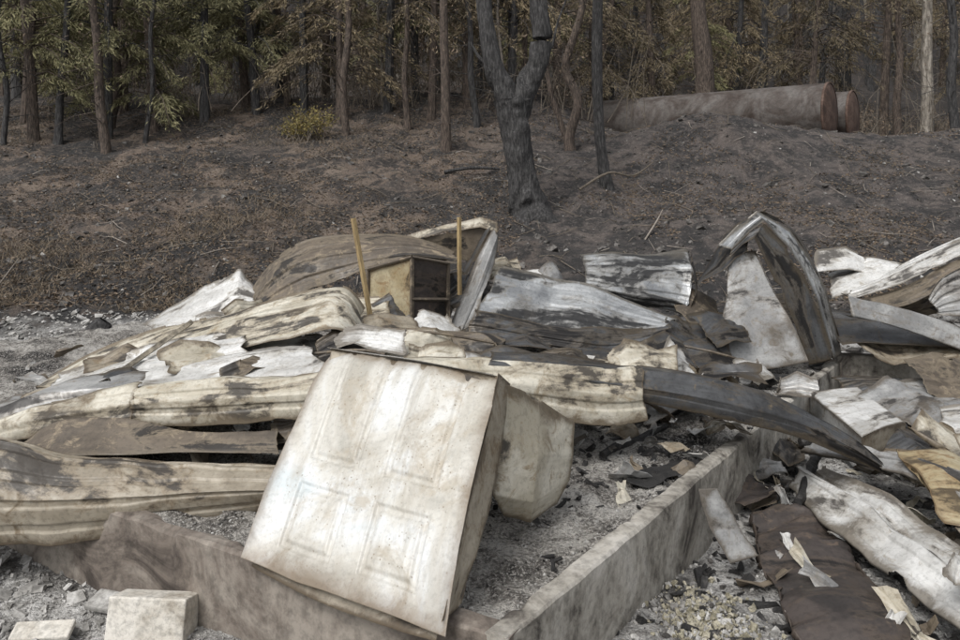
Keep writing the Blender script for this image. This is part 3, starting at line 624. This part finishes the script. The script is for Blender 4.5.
for a in [(-.55,5.75,.86,.9,.4,M_cream,.1,.4),(-.2,6.1,.85,.8,.4,M_brown,-.3,.3),(-.75,6.2,.95,.6,.4,M_tan,.5,.4),
          (.1,5.7,.8,.8,.4,M_dark,.1,.3),(.55,5.9,.72,.8,.35,M_grey,-.2,.3),(1.1,6.0,.66,.7,.35,M_cream,-.5,.35),(1.55,6.3,.62,.6,.4,M_tan,.6,.5),
          (1.9,6.8,.6,.7,.4,M_dark,.2,.5),(1.7,7.2,.75,.9,.4,M_dark,-.2,.3),(.2,6.4,.82,.9,.4,M_dark,0,.2),(.9,6.35,.72,.8,.4,M_dark,-.1,.3),
          (-1.6,6.7,.95,.9,.5,M_grey,.3,.3),(-1.2,7.0,1.0,.9,.5,M_cream,-.1,.3),(-2.2,7.2,.8,.9,.5,M_white,.2,.3),(-2.7,6.9,.65,.8,.4,M_grey,.4,.2),
          (-.1,7.7,1.05,.5,.4,M_dark,.3,.6),(.5,7.7,1.15,.6,.3,M_white,-.2,.5),(.25,7.9,1.28,.4,.3,M_cream,.3,.5),(-.5,5.2,.78,.9,.35,M_dark,.1,.2),
          (.35,5.2,.72,.7,.35,M_brown,0,.2),(2.1,7.6,.9,.5,.4,M_brown,.3,.5),(3.4,8.4,.8,.7,.5,M_brown,.1,.4),(-1.35,5.9,.85,.7,.4,M_white,.5,.2),
          (-3.3,6.3,.4,.8,.4,M_grey,.3,.1),(-3.9,6.6,.3,.8,.4,M_white,.1,.1),(-1.0,4.75,.6,.5,.3,M_brown,.3,.2),(1.35,5.55,.5,.5,.2,M_grey,.4,.2),
          (-.75,7.0,.95,.5,.4,M_dark,.4,.4),(-1.65,5.35,.82,.6,.3,M_grey,-.2,.2),(-1.9,5.45,.86,.5,.3,M_cream,.5,.3),(-2.6,5.9,.78,.6,.3,M_tan,.5,.2),
          (-.1,5.4,.8,.5,.3,M_white,.5,.4),(.8,5.6,.66,.4,.25,M_white,-.4,.4),(-.4,6.55,.9,.5,.3,M_white,.3,.4),(-.9,5.55,.92,.5,.25,M_dark,.3,.4),
          (1.15,5.5,.80,.55,.3,M_cream,.25,.7),(1.5,5.75,.72,.3,.3,M_white,.9,.9),(-.75,5.5,1.0,.5,.2,M_white,-.2,.5),(-1.1,6.3,1.08,.3,.25,M_brown,.7,.8),
          (-.3,5.25,.92,.4,.18,M_cream,.2,.5),(-2.0,7.0,.95,.4,.25,M_cream,.9,.6),(.7,7.5,1.2,.3,.2,M_grey,.8,.8),(2.25,6.5,.55,.4,.25,M_white,.7,.6),(2.5,6.3,.47,.35,.2,M_grey,-.5,.4),(1.6,5.2,.46,.3,.15,M_cream,.3,.3),
          (1.4,6.1,.76,.5,.3,M_dark,.3,.5),(1.95,6.2,.6,.5,.25,M_dark,-.3,.4),(2.15,7.1,.8,.5,.35,M_dark,.5,.6),(-.15,5.0,.86,.5,.2,M_dark,.1,.3),(.5,5.45,.84,.6,.2,M_dark,-.1,.3),(-1.5,5.15,.86,.4,.2,M_brown,.4,.3),(-2.4,5.3,.74,.45,.2,M_dark,.3,.3),(-2.9,5.8,.6,.5,.25,M_white,-.2,.2)]:
    crumple(*a)

# ------------------------------------------------------------------ small debris masses
def scrap_pile():
    mb=MB()
    for k in range(760):
        if k<520: x=random.gauss(-.3,1.6); y=random.gauss(6.1,.85)
        else: x=random.uniform(1.6,4.3); y=random.uniform(3.2,7.6)
        if k>=520 and x<1.3+.6*(y-4): x=1.4+.62*(y-4)+random.random()*.8
        w=random.uniform(.05,.30); h=w*random.uniform(.15,.6)
        z=float(surf(np.array(x),np.array(y)))+random.uniform(.0,.12)
        n=6
        U,Vv=np.meshgrid(np.linspace(-.5,.5,n),np.linspace(-.5,.5,n),indexing='ij')
        zz=w*(.12*facet(U,Vv,3,k+900)+random.uniform(-.6,.6)*np.abs(U))
        P=np.stack([U*w*(1+.2*Vv)+w*.12*fbm(U*5,Vv*5,k,1),Vv*h*(1+.5*fbm(U*4,Vv*0+k,k,1)),zz],-1).reshape(-1,3)
        R=rotm(1,.8)[0]; P=P@R.T+np.array([x,y,z])
        mb.add(P,grid_faces(n,n),random.choice([0,1,1,2,2,3,3,4,5,5,5]))
    o=mb.obj('scrap_metal_fragments',[M_cream,M_white,M_grey,M_brown,M_tan,M_dark],smooth=False)
    o.modifiers.new('t','SOLIDIFY').thickness=.003
scrap_pile()
def rnd_xy(n,x0,x1,y0,y1): return rng.uniform(x0,x1,n), rng.uniform(y0,y1,n)
mb=MB()
x,y=rnd_xy(36000,-3.5,4,2.8,8); k=in_found(x,y); x,y=x[k],y[k]
sz=np.abs(rng.normal(0,.0045,len(x)))+.003
P=np.stack([x,y,ash_h(x,y)+sz*.2],1); h=len(x)*3//4
chunks(mb,P[:h],sz[:h],0); chunks(mb,P[h:],sz[h:],1)
x,y=rnd_xy(2600,-3.5,4,3,8); k=in_found(x,y)&(fbm(x*1.3,y*1.3,88,3)>-.05); x,y=x[k],y[k]; sz=rng.uniform(.012,.045,len(x))
chunks(mb,np.stack([x,y,ash_h(x,y)+sz*.15],1),sz,2,asp=(2.2,.6,.4))
mb.obj('ash_gravel',[M_stone,M_stoned,M_charwood])
mb=MB()
x,y=rnd_xy(12000,-4,-.3,2.6,5.2); k=~in_found(x,y); x,y=x[k],y[k]; sz=rng.exponential(.007,len(x)).clip(0,.04)+.004
chunks(mb,np.stack([x,y,ground_h(x,y)+sz*.2],1),sz,0)
x,y=rnd_xy(100,-3.2,-.8,2.8,4.4); k=~in_found(x,y+.05); x,y=x[k],y[k]; sz=rng.uniform(.04,.10,len(x))
chunks(mb,np.stack([x,y,ground_h(x,y)+sz*.1],1),sz,0,asp=(1,.8,.35))
x,y=rnd_xy(9000,.6,4.5,2.8,8); k=~in_found(x,y); x,y=x[k],y[k]; sz=rng.exponential(.006,len(x)).clip(0,.03)+.004; h=len(x)//2
chunks(mb,np.stack([x,y,ground_h(x,y)+sz*.2],1)[:h],sz[:h],0); chunks(mb,np.stack([x,y,ground_h(x,y)+sz*.2],1)[h:],sz[h:],1)
x,y=rnd_xy(7000,-9,-2.5,6,12.5); k=~in_found(x,y); x,y=x[k],y[k]; sz=rng.exponential(.02,len(x)).clip(0,.12)+.010
chunks(mb,np.stack([x,y,ground_h(x,y)+sz*.2],1),sz,0,asp=(1.3,.9,.35))
x,y=rnd_xy(3000,3,9,7,12.5); sz=rng.exponential(.03,len(x)).clip(0,.12)+.012
chunks(mb,np.stack([x,y,ground_h(x,y)+sz*.2],1),sz,1)
mb.obj('rubble',[M_stone,M_stoned])
mb=MB()
x=rng.normal(1.9,.8,700); y=rng.normal(4.4,.8,700); k=~in_found(x-.05,y); x,y=x[k],y[k]; sz=rng.uniform(.015,.06,len(x))
chunks(mb,np.stack([x,y,ground_h(x,y)+sz*.15],1),sz,0,asp=(2.0,.6,.4))
mb.obj('charred_wood_pieces',[M_charwood])
def timber(p0,p1,w,seed):
    p0=np.array(p0,float); p1=np.array(p1,float); pts=[p0+(p1-p0)*f+np.array([0,0,.012*math.sin(f*9+seed)]) for f in np.linspace(0,1,9)]
    V,F=tube(pts,[w*random.uniform(.8,1.1) for _ in pts],7,nz=.5,seed=seed,sub=3)
    n=len(V); F=F.tolist()+[list(range(7)),list(range(n-1,n-8,-1))]
    obj_from('charred_timber',V,F,M_charwood)
random.seed(8)
for i,(a,b_,w) in enumerate([((1.95,4.9,.12),(2.35,5.6,.18),.035),((2.6,5.5,.2),(3.3,5.0,.3),.03),((3.3,6.2,.22),(2.4,6.0,.14),.035),((.75,4.9,.42),(1.25,5.4,.44),.026),((1.0,5.4,.46),(1.7,5.9,.5),.03),((2.0,6.3,.46),(2.7,6.8,.47),.035)]):
    timber(a,b_,w,i+3)
mb=MB()
x=rng.normal(1.05,.13,1500); y=rng.normal(3.65,.25,1500); k=~in_found(x-.05,y); x,y=x[k],y[k]; sz=rng.exponential(.007,len(x)).clip(0,.022)+.005; h=len(x)//2
P=np.stack([x,y,ground_h(x,y)+sz*.4],1)
chunks(mb,P[:h],sz[:h],0,tilt=3,jit=.5,asp=(1,.9,.7)); chunks(mb,P[h:],sz[h:],1,tilt=3,jit=.5)
mb.obj('insulation_scraps',[M_insul,M_stone])
def slab(name,c,size,rz,tx,mat,ty=0):
    n=CUBE*np.array(size)
    cz,szz=math.cos(rz),math.sin(rz); ct,st=math.cos(tx),math.sin(tx); cy_,sy_=math.cos(ty),math.sin(ty)
    Ry=np.array([[cy_,0,sy_],[0,1,0],[-sy_,0,cy_]]);Rx=np.array([[1,0,0],[0,ct,-st],[0,st,ct]]); Rz=np.array([[cz,-szz,0],[szz,cz,0],[0,0,1]])
    o=obj_from(name,n@Ry.T@Rx.T@Rz.T+np.array(c),CF,mat)
    b=o.modifiers.new('b','BEVEL'); b.width=.008; b.segments=2
    return o
slab('cardboard_box',(-1.48,3.62,.08),(.36,.16,.22),-.08,-.25,M_paper)
slab('broken_tile',(-1.98,3.62,.03),(.26,.10,.03),.1,.35,M_paper)
slab('broken_tile',(-1.8,3.85,.05),(.16,.12,.03),-.3,.25,M_stone)
slab('concrete_block',(-5.2,8.9,.16),(.3,.25,.3),.3,.1,M_paper)
mb=MB(); mb.add(*tube([(-4.75,9.8,-.1),(-4.72,9.8,.25),(-4.6,9.85,.45)],[.2,.16,.09],9,nz=.5,seed=4,sub=3)); mb.obj('burnt_stump',[M_char])

# ------------------------------------------------------------------ tanks
def tank(name, end, length, R, zc):
    mb=MB(); ax=np.array([-.8,.6,0.]); up=np.array([0,0,1.]); sd_=np.cross(ax,up)
    n=48
    prof=[(-.10,0.0),(-.095,.3*R),(-.07,.62*R),(-.03,.88*R),(0,.985*R),(.03,R)]
    th=np.linspace(0,2*math.pi,n,endpoint=False)
    E=np.array([end[0],end[1],zc])
    def ringV(pr): return np.concatenate([E+ax*a+r*(np.cos(th)[:,None]*sd_+np.sin(th)[:,None]*up) for a,r in pr])
    def band(cnt):
        f=[]
        for i in range(cnt-1):
            for j in range(n): f.append([i*n+j,i*n+(j+1)%n,(i+1)*n+(j+1)%n,(i+1)*n+j])
        return f
    mb.add(ringV(prof),band(len(prof)),1)
    body=[(.03,R)]
    for w in (2.0,4.0,6.0):
        if w<length: body += [(w-.03,R),(w-.015,R*1.012),(w+.015,R*1.012),(w+.03,R)]
    body+=[(length,R),(length+.06,.8*R),(length+.1,.0)]
    mb.add(ringV(body),band(len(body)),0)
    mb.add(ringV([(-.02,R*1.0),(-.02,R*1.03),(.05,R*1.03),(.05,R)]),band(4),1)
    mb.obj(name,[M_tank,M_tankend],smooth=True)
tank('steel_storage_tank',(10.5,24.0),8.6,.88,4.52)
tank('steel_storage_tank',(11.85,25.4),6.5,.84,4.50)

# ------------------------------------------------------------------ trees
def gh(x,y): return float(ground_h(np.array(float(x)),np.array(float(y))))
def twig_add(mb, base, n, length, mi, rad=.012, up=.3):
    for i in range(n):
        a=random.uniform(0,6.28); d=np.array([math.cos(a),math.sin(a),random.uniform(-.5,up+.5)]); l=length*random.uniform(.3,1.2)
        p0=np.array(base[i%len(base)]); p1=p0+d*l*.5; p2=p1+(d+np.array([random.uniform(-.6,.6),random.uniform(-.6,.6),-.3]))*l*.5
        mb.add(*tube([p0,p1,p2],[rad,rad*.6,rad*.2],3),mi)
        if length>1:
            for q in range(2):
                s0=p0+(p1-p0)*random.uniform(.4,1); s1=s0+np.array([random.uniform(-.5,.5),random.uniform(-.5,.5),random.uniform(-.4,.3)])*l*.5
                mb.add(*tube([s0,s1],[rad*.5,rad*.15],3),mi)
def forked():
    y=17.3; x0=1.02; z0=gh(x0,y)
    mb=MB()
    trunk=[(1.14,y,z0-.25),(1.10,y,z0+.05),(1.0,y,z0+.4),(.88,y,z0+.95),(.80,y,z0+1.5),(.76,y,z0+2.05),(.74,y,z0+2.45)]
    mb.add(*tube(trunk,[.62,.43,.33,.30,.30,.34,.38],28,nz=.4,seed=2,sub=8))
    mb.add(*tube([(.74,y,z0+2.2),(.52,y,z0+2.7),(.30,y-.05,z0+3.1),(.14,y-.05,z0+3.9),(.06,y,z0+4.9),(-.15,y+.1,z0+6.5),(-.3,y,z0+9.5)],[.28,.23,.20,.175,.165,.14,.06],20,nz=.35,seed=5,sub=8))
    mb.add(*tube([(.76,y,z0+2.2),(.98,y+.05,z0+2.65),(1.2,y+.05,z0+3.1),(1.33,y,z0+3.7),(1.25,y,z0+4.6),(1.2,y-.1,z0+6.5),(1.35,y,z0+9.5)],[.29,.25,.235,.215,.18,.15,.06],20,nz=.35,seed=8,sub=8))
    mb.add(*tube([(.25,y,z0+3.2),(.0,y,z0+3.35),(-.2,y,z0+3.7)],[.06,.045,.02],7,nz=.2,sub=3))
    mb.add(*tube([(1.3,y,z0+3.3),(1.55,y,z0+3.6),(1.7,y,z0+4.2),(2.1,y,z0+5.2)],[.05,.035,.025,.012],6,sub=3))
    base=[(-.1,y,z0+5.5+i*.5) for i in range(8)]+[(1.25,y,z0+5+i*.5) for i in range(8)]
    twig_add(mb,base,40,2.2,0,.03)
    mb.obj('charred_forked_tree',[M_char],smooth=True)
forked()
def pole(name,pts,rad,mat,seed,tw=20,lm=None,low=1.0):
    mb=MB(); P=np.array(pts,float); P[:,2]+=gh(P[0,0],P[0,1])
    mb.add(*tube(P,rad,12,nz=.3,seed=seed,sub=4))
    base=[]
    for f in np.linspace(0,1,14):
        t=np.array([1.5+(len(P)-2.5)*f]); base.append(cr(P,t)[0])
    twig_add(mb,base,tw,1.5,0,.016)
    if lm:
        Q=np.array([random.choice(base[5:])+rng.normal(0,.5,3) for _ in range(260)]); leaves(mb,Q,.11,.05,1)
    return mb.obj(name,[mat]+([lm] if lm else []),smooth=True)
pole('charred_tree',[(3.05,19,-.2),(3.0,19,.15),(2.9,19,.7),(2.82,19,1.6),(2.78,19,3.0),(2.80,19,4.6),(2.9,19,8)],[.2,.15,.135,.125,.125,.12,.05],M_char,9,0)
pole('scorched_tree',[(2.55,22,-.2),(2.45,22,.4),(2.7,22,1.4),(2.35,22.1,2.3),(2.6,22,3.2),(2.85,22,4.2),(3.1,22,6.5)],[.17,.15,.13,.12,.11,.10,.05],M_bark,11,26,lm=M_litter)
pole('scorched_tree',[(2.5,22.05,-.1),(2.2,22,.8),(1.9,22,1.8),(1.75,22,3.0),(1.6,22,6.0)],[.1,.08,.07,.06,.03],M_bark,12,22,lm=M_litter)
random.seed(44)
for (u_,y,r,mat,H) in [(-.92,21.8,.125,M_bark,9),(-2.15,23.8,.09,M_bark,10),(-3.9,23.2,.10,M_bark,9),(-.1,24,.09,M_char,10),
                     (-10.3,22,.12,M_bark,10),(-11.9,22.6,.10,M_char,10),(-13.1,22,.07,M_char,9),(-11.2,24.3,.12,M_bark,10),(-9.6,23.0,.06,M_char,9),
                     (8.4,29.5,.36,M_bark,12),(17.3,31,.22,M_barkl,11),(16.2,31,.14,M_bark,11),(15.6,34,.28,M_char,12),(15.2,25.6,.14,M_char,10),(13.9,33,.12,M_char,11),
                     (4.6,31,.14,M_bark,12),(6.4,34,.15,M_char,12),(11.5,33,.18,M_char,12),(-6.5,27,.11,M_bark,11),(-8.2,28.5,.13,M_char,11),(-5,28.5,.12,M_char,11),(1.6,27,.08,M_bark,10),(.6,25.5,.05,M_twigl,8),(18.2,30,.07,M_barkl,10),(-3.2,26,.05,M_barkl,9)]:
    lx=random.uniform(-1.3,1.3); k1=random.uniform(-.15,.15)
    pole('burnt_tree_trunk',[(u_,y,-.3),(u_,y,.2),(u_+lx*.12+k1,y,1.5),(u_+lx*.25-k1*.5,y,3.2),(u_+lx*.5+k1,y,5.5),(u_+lx,y,H)],[r*1.7,r*1.15,r,r*.9,r*.75,r*.3],mat,int(y*7),24,lm=M_litter)

def conifer_mesh(name, seed, H, start, spread, nb, per, lmat, bmat):
    random.seed(seed); mb=MB()
    bx=random.uniform(-.25,.25)
    mb.add(*tube([(0,0,-.4),(0,0,.3),(bx*.3,0,H*.3),(bx,.1,H*.65),(bx,.1,H)],[.20,.15,.12,.08,.02],8,nz=.2,seed=seed,sub=3),0)
    Ps=[];Ds=[]
    for i in range(nb):
        f=(i+random.random())/nb; z=start+(H-start)*f**1.1
        a=random.uniform(0,6.283); Lb=(spread*(1-f)**.75+.3)*random.uniform(.45,1.25)
        d=np.array([math.cos(a),math.sin(a),0]); c=np.array([bx*z/H,0,z])
        p=[c,c+d*Lb*.35+np.array([0,0,.08*Lb]),c+d*Lb*.7+np.array([0,0,-.08*Lb]),c+d*Lb+np.array([0,0,-.38*Lb])]
        mb.add(*tube(p,[.028,.02,.012,.004],3),0)
        if random.random()<.22: continue
        cnt=int(per*Lb/spread*random.uniform(.5,1.4))+12
        t=rng.uniform(.2,1,cnt)**.8*3; pts=lin(np.array(p),t)
        side_=np.cross(d,[0,0,1]); off_=rng.normal(0,1,cnt)*.13*Lb*(1.1-t/3.6)
        hang=-np.abs(rng.normal(0,.09,cnt))-np.abs(off_)*.25
        pts=pts+side_[None]*off_[:,None]+np.stack([0*hang,0*hang,hang],1)+rng.normal(0,.025,(cnt,3))
        Ps.append(pts); Ds.append(d[None]*.6+side_[None]*np.sign(off_)[:,None]*.5+np.stack([0*hang,0*hang,-.7+0*hang],1)+rng.normal(0,.35,(cnt,3)))
    leaves(mb,np.concatenate(Ps),.20,.036,1,np.concatenate(Ds))
    return mb.obj(name,[bmat,lmat])
variants=[conifer_mesh('conifer_tree',s,H,st,sp,nb,per,lm,bm) for s,H,st,sp,nb,per,lm,bm in
   [(1,10,1.6,2.3,75,230,M_leafg,M_bark),(2,10,2.4,2.0,65,230,M_leafg,M_char),(3,10,1.4,2.2,65,210,M_leafb,M_bark),(4,11,2.6,2.4,65,210,M_leafb,M_char),(5,9,.8,1.7,70,200,M_leafg,M_bark),(6,11,3.2,2.6,70,160,M_leafb,M_bark)]]
used=[False]*6
def place(v,x,y,s=1.0,r=None):
    if not used[v]: o=variants[v]; used[v]=True
    else:
        o=bpy.data.objects.new('conifer_tree',variants[v].data); scene.collection.objects.link(o)
    o.location=(x,y,gh(x,y)-.05); o.scale=(s,s,s*random.uniform(.9,1.1)); o.rotation_euler=(random.uniform(-.05,.05),random.uniform(-.05,.05),random.uniform(0,6.28) if r is None else r)
random.seed(99)
for v,x,y,s in [(0,-12.6,22.6,1),(1,-10.9,23.4,1),(0,-13.9,24.5,1.05),(4,-9.8,24,1),(1,-8.6,25,1),(0,-14.5,26,1),(4,-11.8,26.5,1.1),(1,-7.2,25.8,1),(3,-5.6,25.5,1),
                (2,-4.3,24.6,1),(3,-2.9,25.2,1),(5,-1.5,24.8,.95),(5,-.4,26,1),(3,1.0,26,1),(5,2.6,27.5,1),(2,4.2,29.5,1),(0,-7.9,27,1),(1,-2.2,27,1),(4,8.8,32,1),(5,12.8,31,1),(2,6.8,31,1)]:
    place(v,x,y,s)
for i in range(46):
    y=random.uniform(28,46); x=random.uniform(-.66,.66)*y
    if x>2 and y<32: y+=5
    left=x<-.15*y
    v=random.choice([0,1,4,0,2]) if left else random.choice([2,3,5,5,3,1])
    place(v,x,y,random.uniform(.8,1.25))
# distant forest on the slope behind
mb=MB(); n=420
for i in range(n):
    y=random.uniform(42,88); x=random.uniform(-.72,.72)*y; z=gh(x,y); r=random.uniform(.08,.25); h=random.uniform(8,16)
    mb.add(*tube([(x,y,z-.5),(x+random.uniform(-.5,.5),y,z+h*.5),(x+random.uniform(-1,1),y,z+h)],[r,r*.8,r*.3],5),random.choice([0,0,0,2,2,3]))
yy=rng.uniform(44,92,300); xx=rng.uniform(-.72,.72,300)*yy; zz=ground_h(xx,yy)
pts=np.repeat(np.stack([xx,yy,zz],1),140,0); m=len(pts); hh=rng.uniform(.2,1,m)
pts=pts+np.stack([rng.normal(0,1.3,m)*(1.2-hh),rng.normal(0,1.3,m)*(1.2-hh),hh*13],1)
leaves(mb,pts,.6,.2,1)
mb.obj('distant_forest',[M_char,M_leafd,M_bark,M_barkl])
def brush(name,spots,n_tw,nl,rad,hgt,tm,lm,ll=.08,lw=.04,spread=1.0):
    mb=MB()
    for (x,y) in spots:
        z=gh(x,y); hs_=random.uniform(.5,1.3)*hgt
        for i in range(n_tw):
            a=random.uniform(0,6.28); rr=random.uniform(.2,1)*rad
            bx_=x+random.uniform(-.3,.3)*spread; by_=y+random.uniform(-.3,.3)*spread
            e=np.array([bx_+math.cos(a)*rr,by_+math.sin(a)*rr*.6,z+hs_*random.uniform(.3,1.1)])
            m_=np.array([bx_+math.cos(a)*rr*.4+random.uniform(-.15,.15),by_+math.sin(a)*rr*.3,z+hs_*.4])
            mb.add(*tube([(bx_,by_,z-.05),m_,e],[.014,.009,.004],3,sub=2),0)
            for q in range(2):
                s0=m_+(e-m_)*random.random(); mb.add(*tube([s0,s0+np.array([random.uniform(-.4,.4),random.uniform(-.3,.3),random.uniform(-.1,.4)])],[.006,.003],3),0)
            if nl:
                k=max(1,nl//n_tw); t=rng.uniform(.4,1,(k,1)); P=m_*(1-t)+e*t+rng.normal(0,.08,(k,3)); leaves(mb,P,ll,lw,1)
    mb.obj(name,[tm,lm])
brush('yellow_shrub',[(-5.0,22.8),(-4.7,23.0),(-5.3,23.1)],22,900,.55,.7,M_twig,M_shrub)
random.seed(3)
brush('underbrush',[(random.uniform(-15,3),random.uniform(25.5,30)) for _ in range(30)]+[(random.uniform(3,19),random.uniform(28,36)) for _ in range(40)],18,160,1.1,1.5,M_twig,M_litter,.09,.05,3)
brush('bare_brush',[(random.uniform(-13,20),random.uniform(25,34)) for _ in range(34)],7,0,1.8,3.2,M_twig,M_litter,spread=6)
def region(n): 
    y=12.6+ (27-12.6)*rng.random(n)**1.3; x=rng.uniform(-.68,.68,n)*y; return x,y
mb=MB(); x,y=region(80000); k=(fbm(x*.5,y*.5,61,3)+.25*(x<2))>-.05; x,y=x[k],y[k]
P=np.stack([x,y,ground_h(x,y)+.015],1); D=rng.normal(size=(len(x),3))*[1,1,.25]; leaves(mb,P,.07,.04,0,D); mb.obj('leaf_litter',[M_litter])
mb=MB(); x,y=region(80000); k=(fbm(x*.35+5,y*.35,71,3)>.08)&(x<1.5); x,y=x[k],y[k]
P=np.stack([x,y,ground_h(x,y)],1); D=np.stack([rng.normal(0,.6,len(x)),rng.normal(0,.6,len(x)),np.ones(len(x))*.6],1); leaves(mb,P,.15,.012,0,D); 
for cx,cy in ((-5.1,16.2),(-4.3,16.8),(-8.2,14.6),(-5.6,15.4),(-8.9,13.4)):
    n=300; x=rng.normal(cx,.6,n); y=rng.normal(cy,.5,n)
    P=np.stack([x,y,ground_h(x,y)],1); D=np.stack([rng.normal(0,.8,n),rng.normal(0,.8,n),np.ones(n)*.8],1); leaves(mb,P,.30,.012,0,D)
mb.obj('dry_grass',[M_straw])
mb=MB(); x,y=region(9000); sz=rng.exponential(.028,len(x)).clip(0,.15)+.012
P=np.stack([x,y,ground_h(x,y)],1); h=len(x)//9; chunks(mb,P[:h],sz[:h]*.6,0); chunks(mb,P[h:],sz[h:],1); mb.obj('slope_stones',[M_stone,M_stoned])
mb=MB()
for i in range(800):
    y=12.6+14*random.random()**1.2; x=random.uniform(-.66,.66)*y; a=random.uniform(0,6.28); l=random.uniform(.15,.9)
    p=[(x+math.cos(a)*l*f,y+math.sin(a)*l*f,gh(x+math.cos(a)*l*f,y+math.sin(a)*l*f)+.02+.05*random.random()) for f in (0,.5,1)]
    r=random.uniform(.004,.012); mb.add(*tube(p,[r,r*.8,r*.4],4),random.choice([0,0,0,1]))
mb.obj('fallen_twigs',[M_twig,M_twigl])
def stick(pts,r,mat=M_twigl,name='fallen_branch'):
    mb=MB(); mb.add(*tube(pts,r,7,nz=.2,sub=4)); return mb.obj(name,[mat],smooth=True)
stick([(2.3,18.5,gh(2.3,18.5)+.1),(3.0,18.7,gh(3,18.7)+.42),(3.6,18.8,gh(3.6,18.8)+.5),(4.1,18.9,gh(4.1,18.9)+.75)],[.035,.03,.022,.01],M_twig)
stick([(3.3,16,gh(3.3,16)+.0),(3.55,16.1,gh(3.55,16.1)+.22),(3.7,16.2,gh(3.7,16.2)+.38)],[.02,.018,.01])
stick([(-.9,20,gh(-.9,20)+.05),(-.2,20,gh(-.2,20)+.2),(.5,20,gh(.5,20)+.1)],[.05,.045,.03],M_char)
stick([(-8.2,13.6,gh(-8.2,13.6)+.02),(-7.9,13.7,gh(-7.9,13.7)+.45)],[.015,.006])

# ------------------------------------------------------------------ light
w = bpy.data.worlds.new('World'); scene.world = w; w.use_nodes = True
nt = w.node_tree; bg = nt.nodes['Background']
sky = nt.nodes.new('ShaderNodeTexSky'); sky.sky_type = 'NISHITA'; sky.sun_disc = False
sky.sun_elevation = math.radians(52); sky.sun_rotation = math.radians(215)
sky.air_density = 1.0; sky.dust_density = 4.0; sky.ozone_density = 1.0
hs = nt.nodes.new('ShaderNodeHueSaturation'); hs.inputs['Saturation'].default_value = .2
nt.links.new(sky.outputs[0], hs.inputs['Color']); nt.links.new(hs.outputs[0], bg.inputs['Color'])
bg.inputs['Strength'].default_value = .15
sun = bpy.data.lights.new('sun', 'SUN'); sun.energy = 1.5; sun.angle = math.radians(30); sun.color = (1, .975, .94)
so = bpy.data.objects.new('sun', sun); scene.collection.objects.link(so)
d = Vector((math.sin(math.radians(215))*math.cos(math.radians(52)), math.cos(math.radians(215))*math.cos(math.radians(52)), math.sin(math.radians(52))))
so.rotation_euler = d.to_track_quat('Z', 'Y').to_euler()

# ------------------------------------------------------------------ camera
cam = bpy.data.cameras.new('camera'); co = bpy.data.objects.new('camera', cam); scene.collection.objects.link(co)
cam.sensor_width = 36; cam.lens = 30; cam.shift_y = -.129; cam.clip_end = 600; cam.clip_start = .05
co.location = (0, 0, 2.0); co.rotation_euler = (math.radians(90), 0, 0)
scene.camera = co
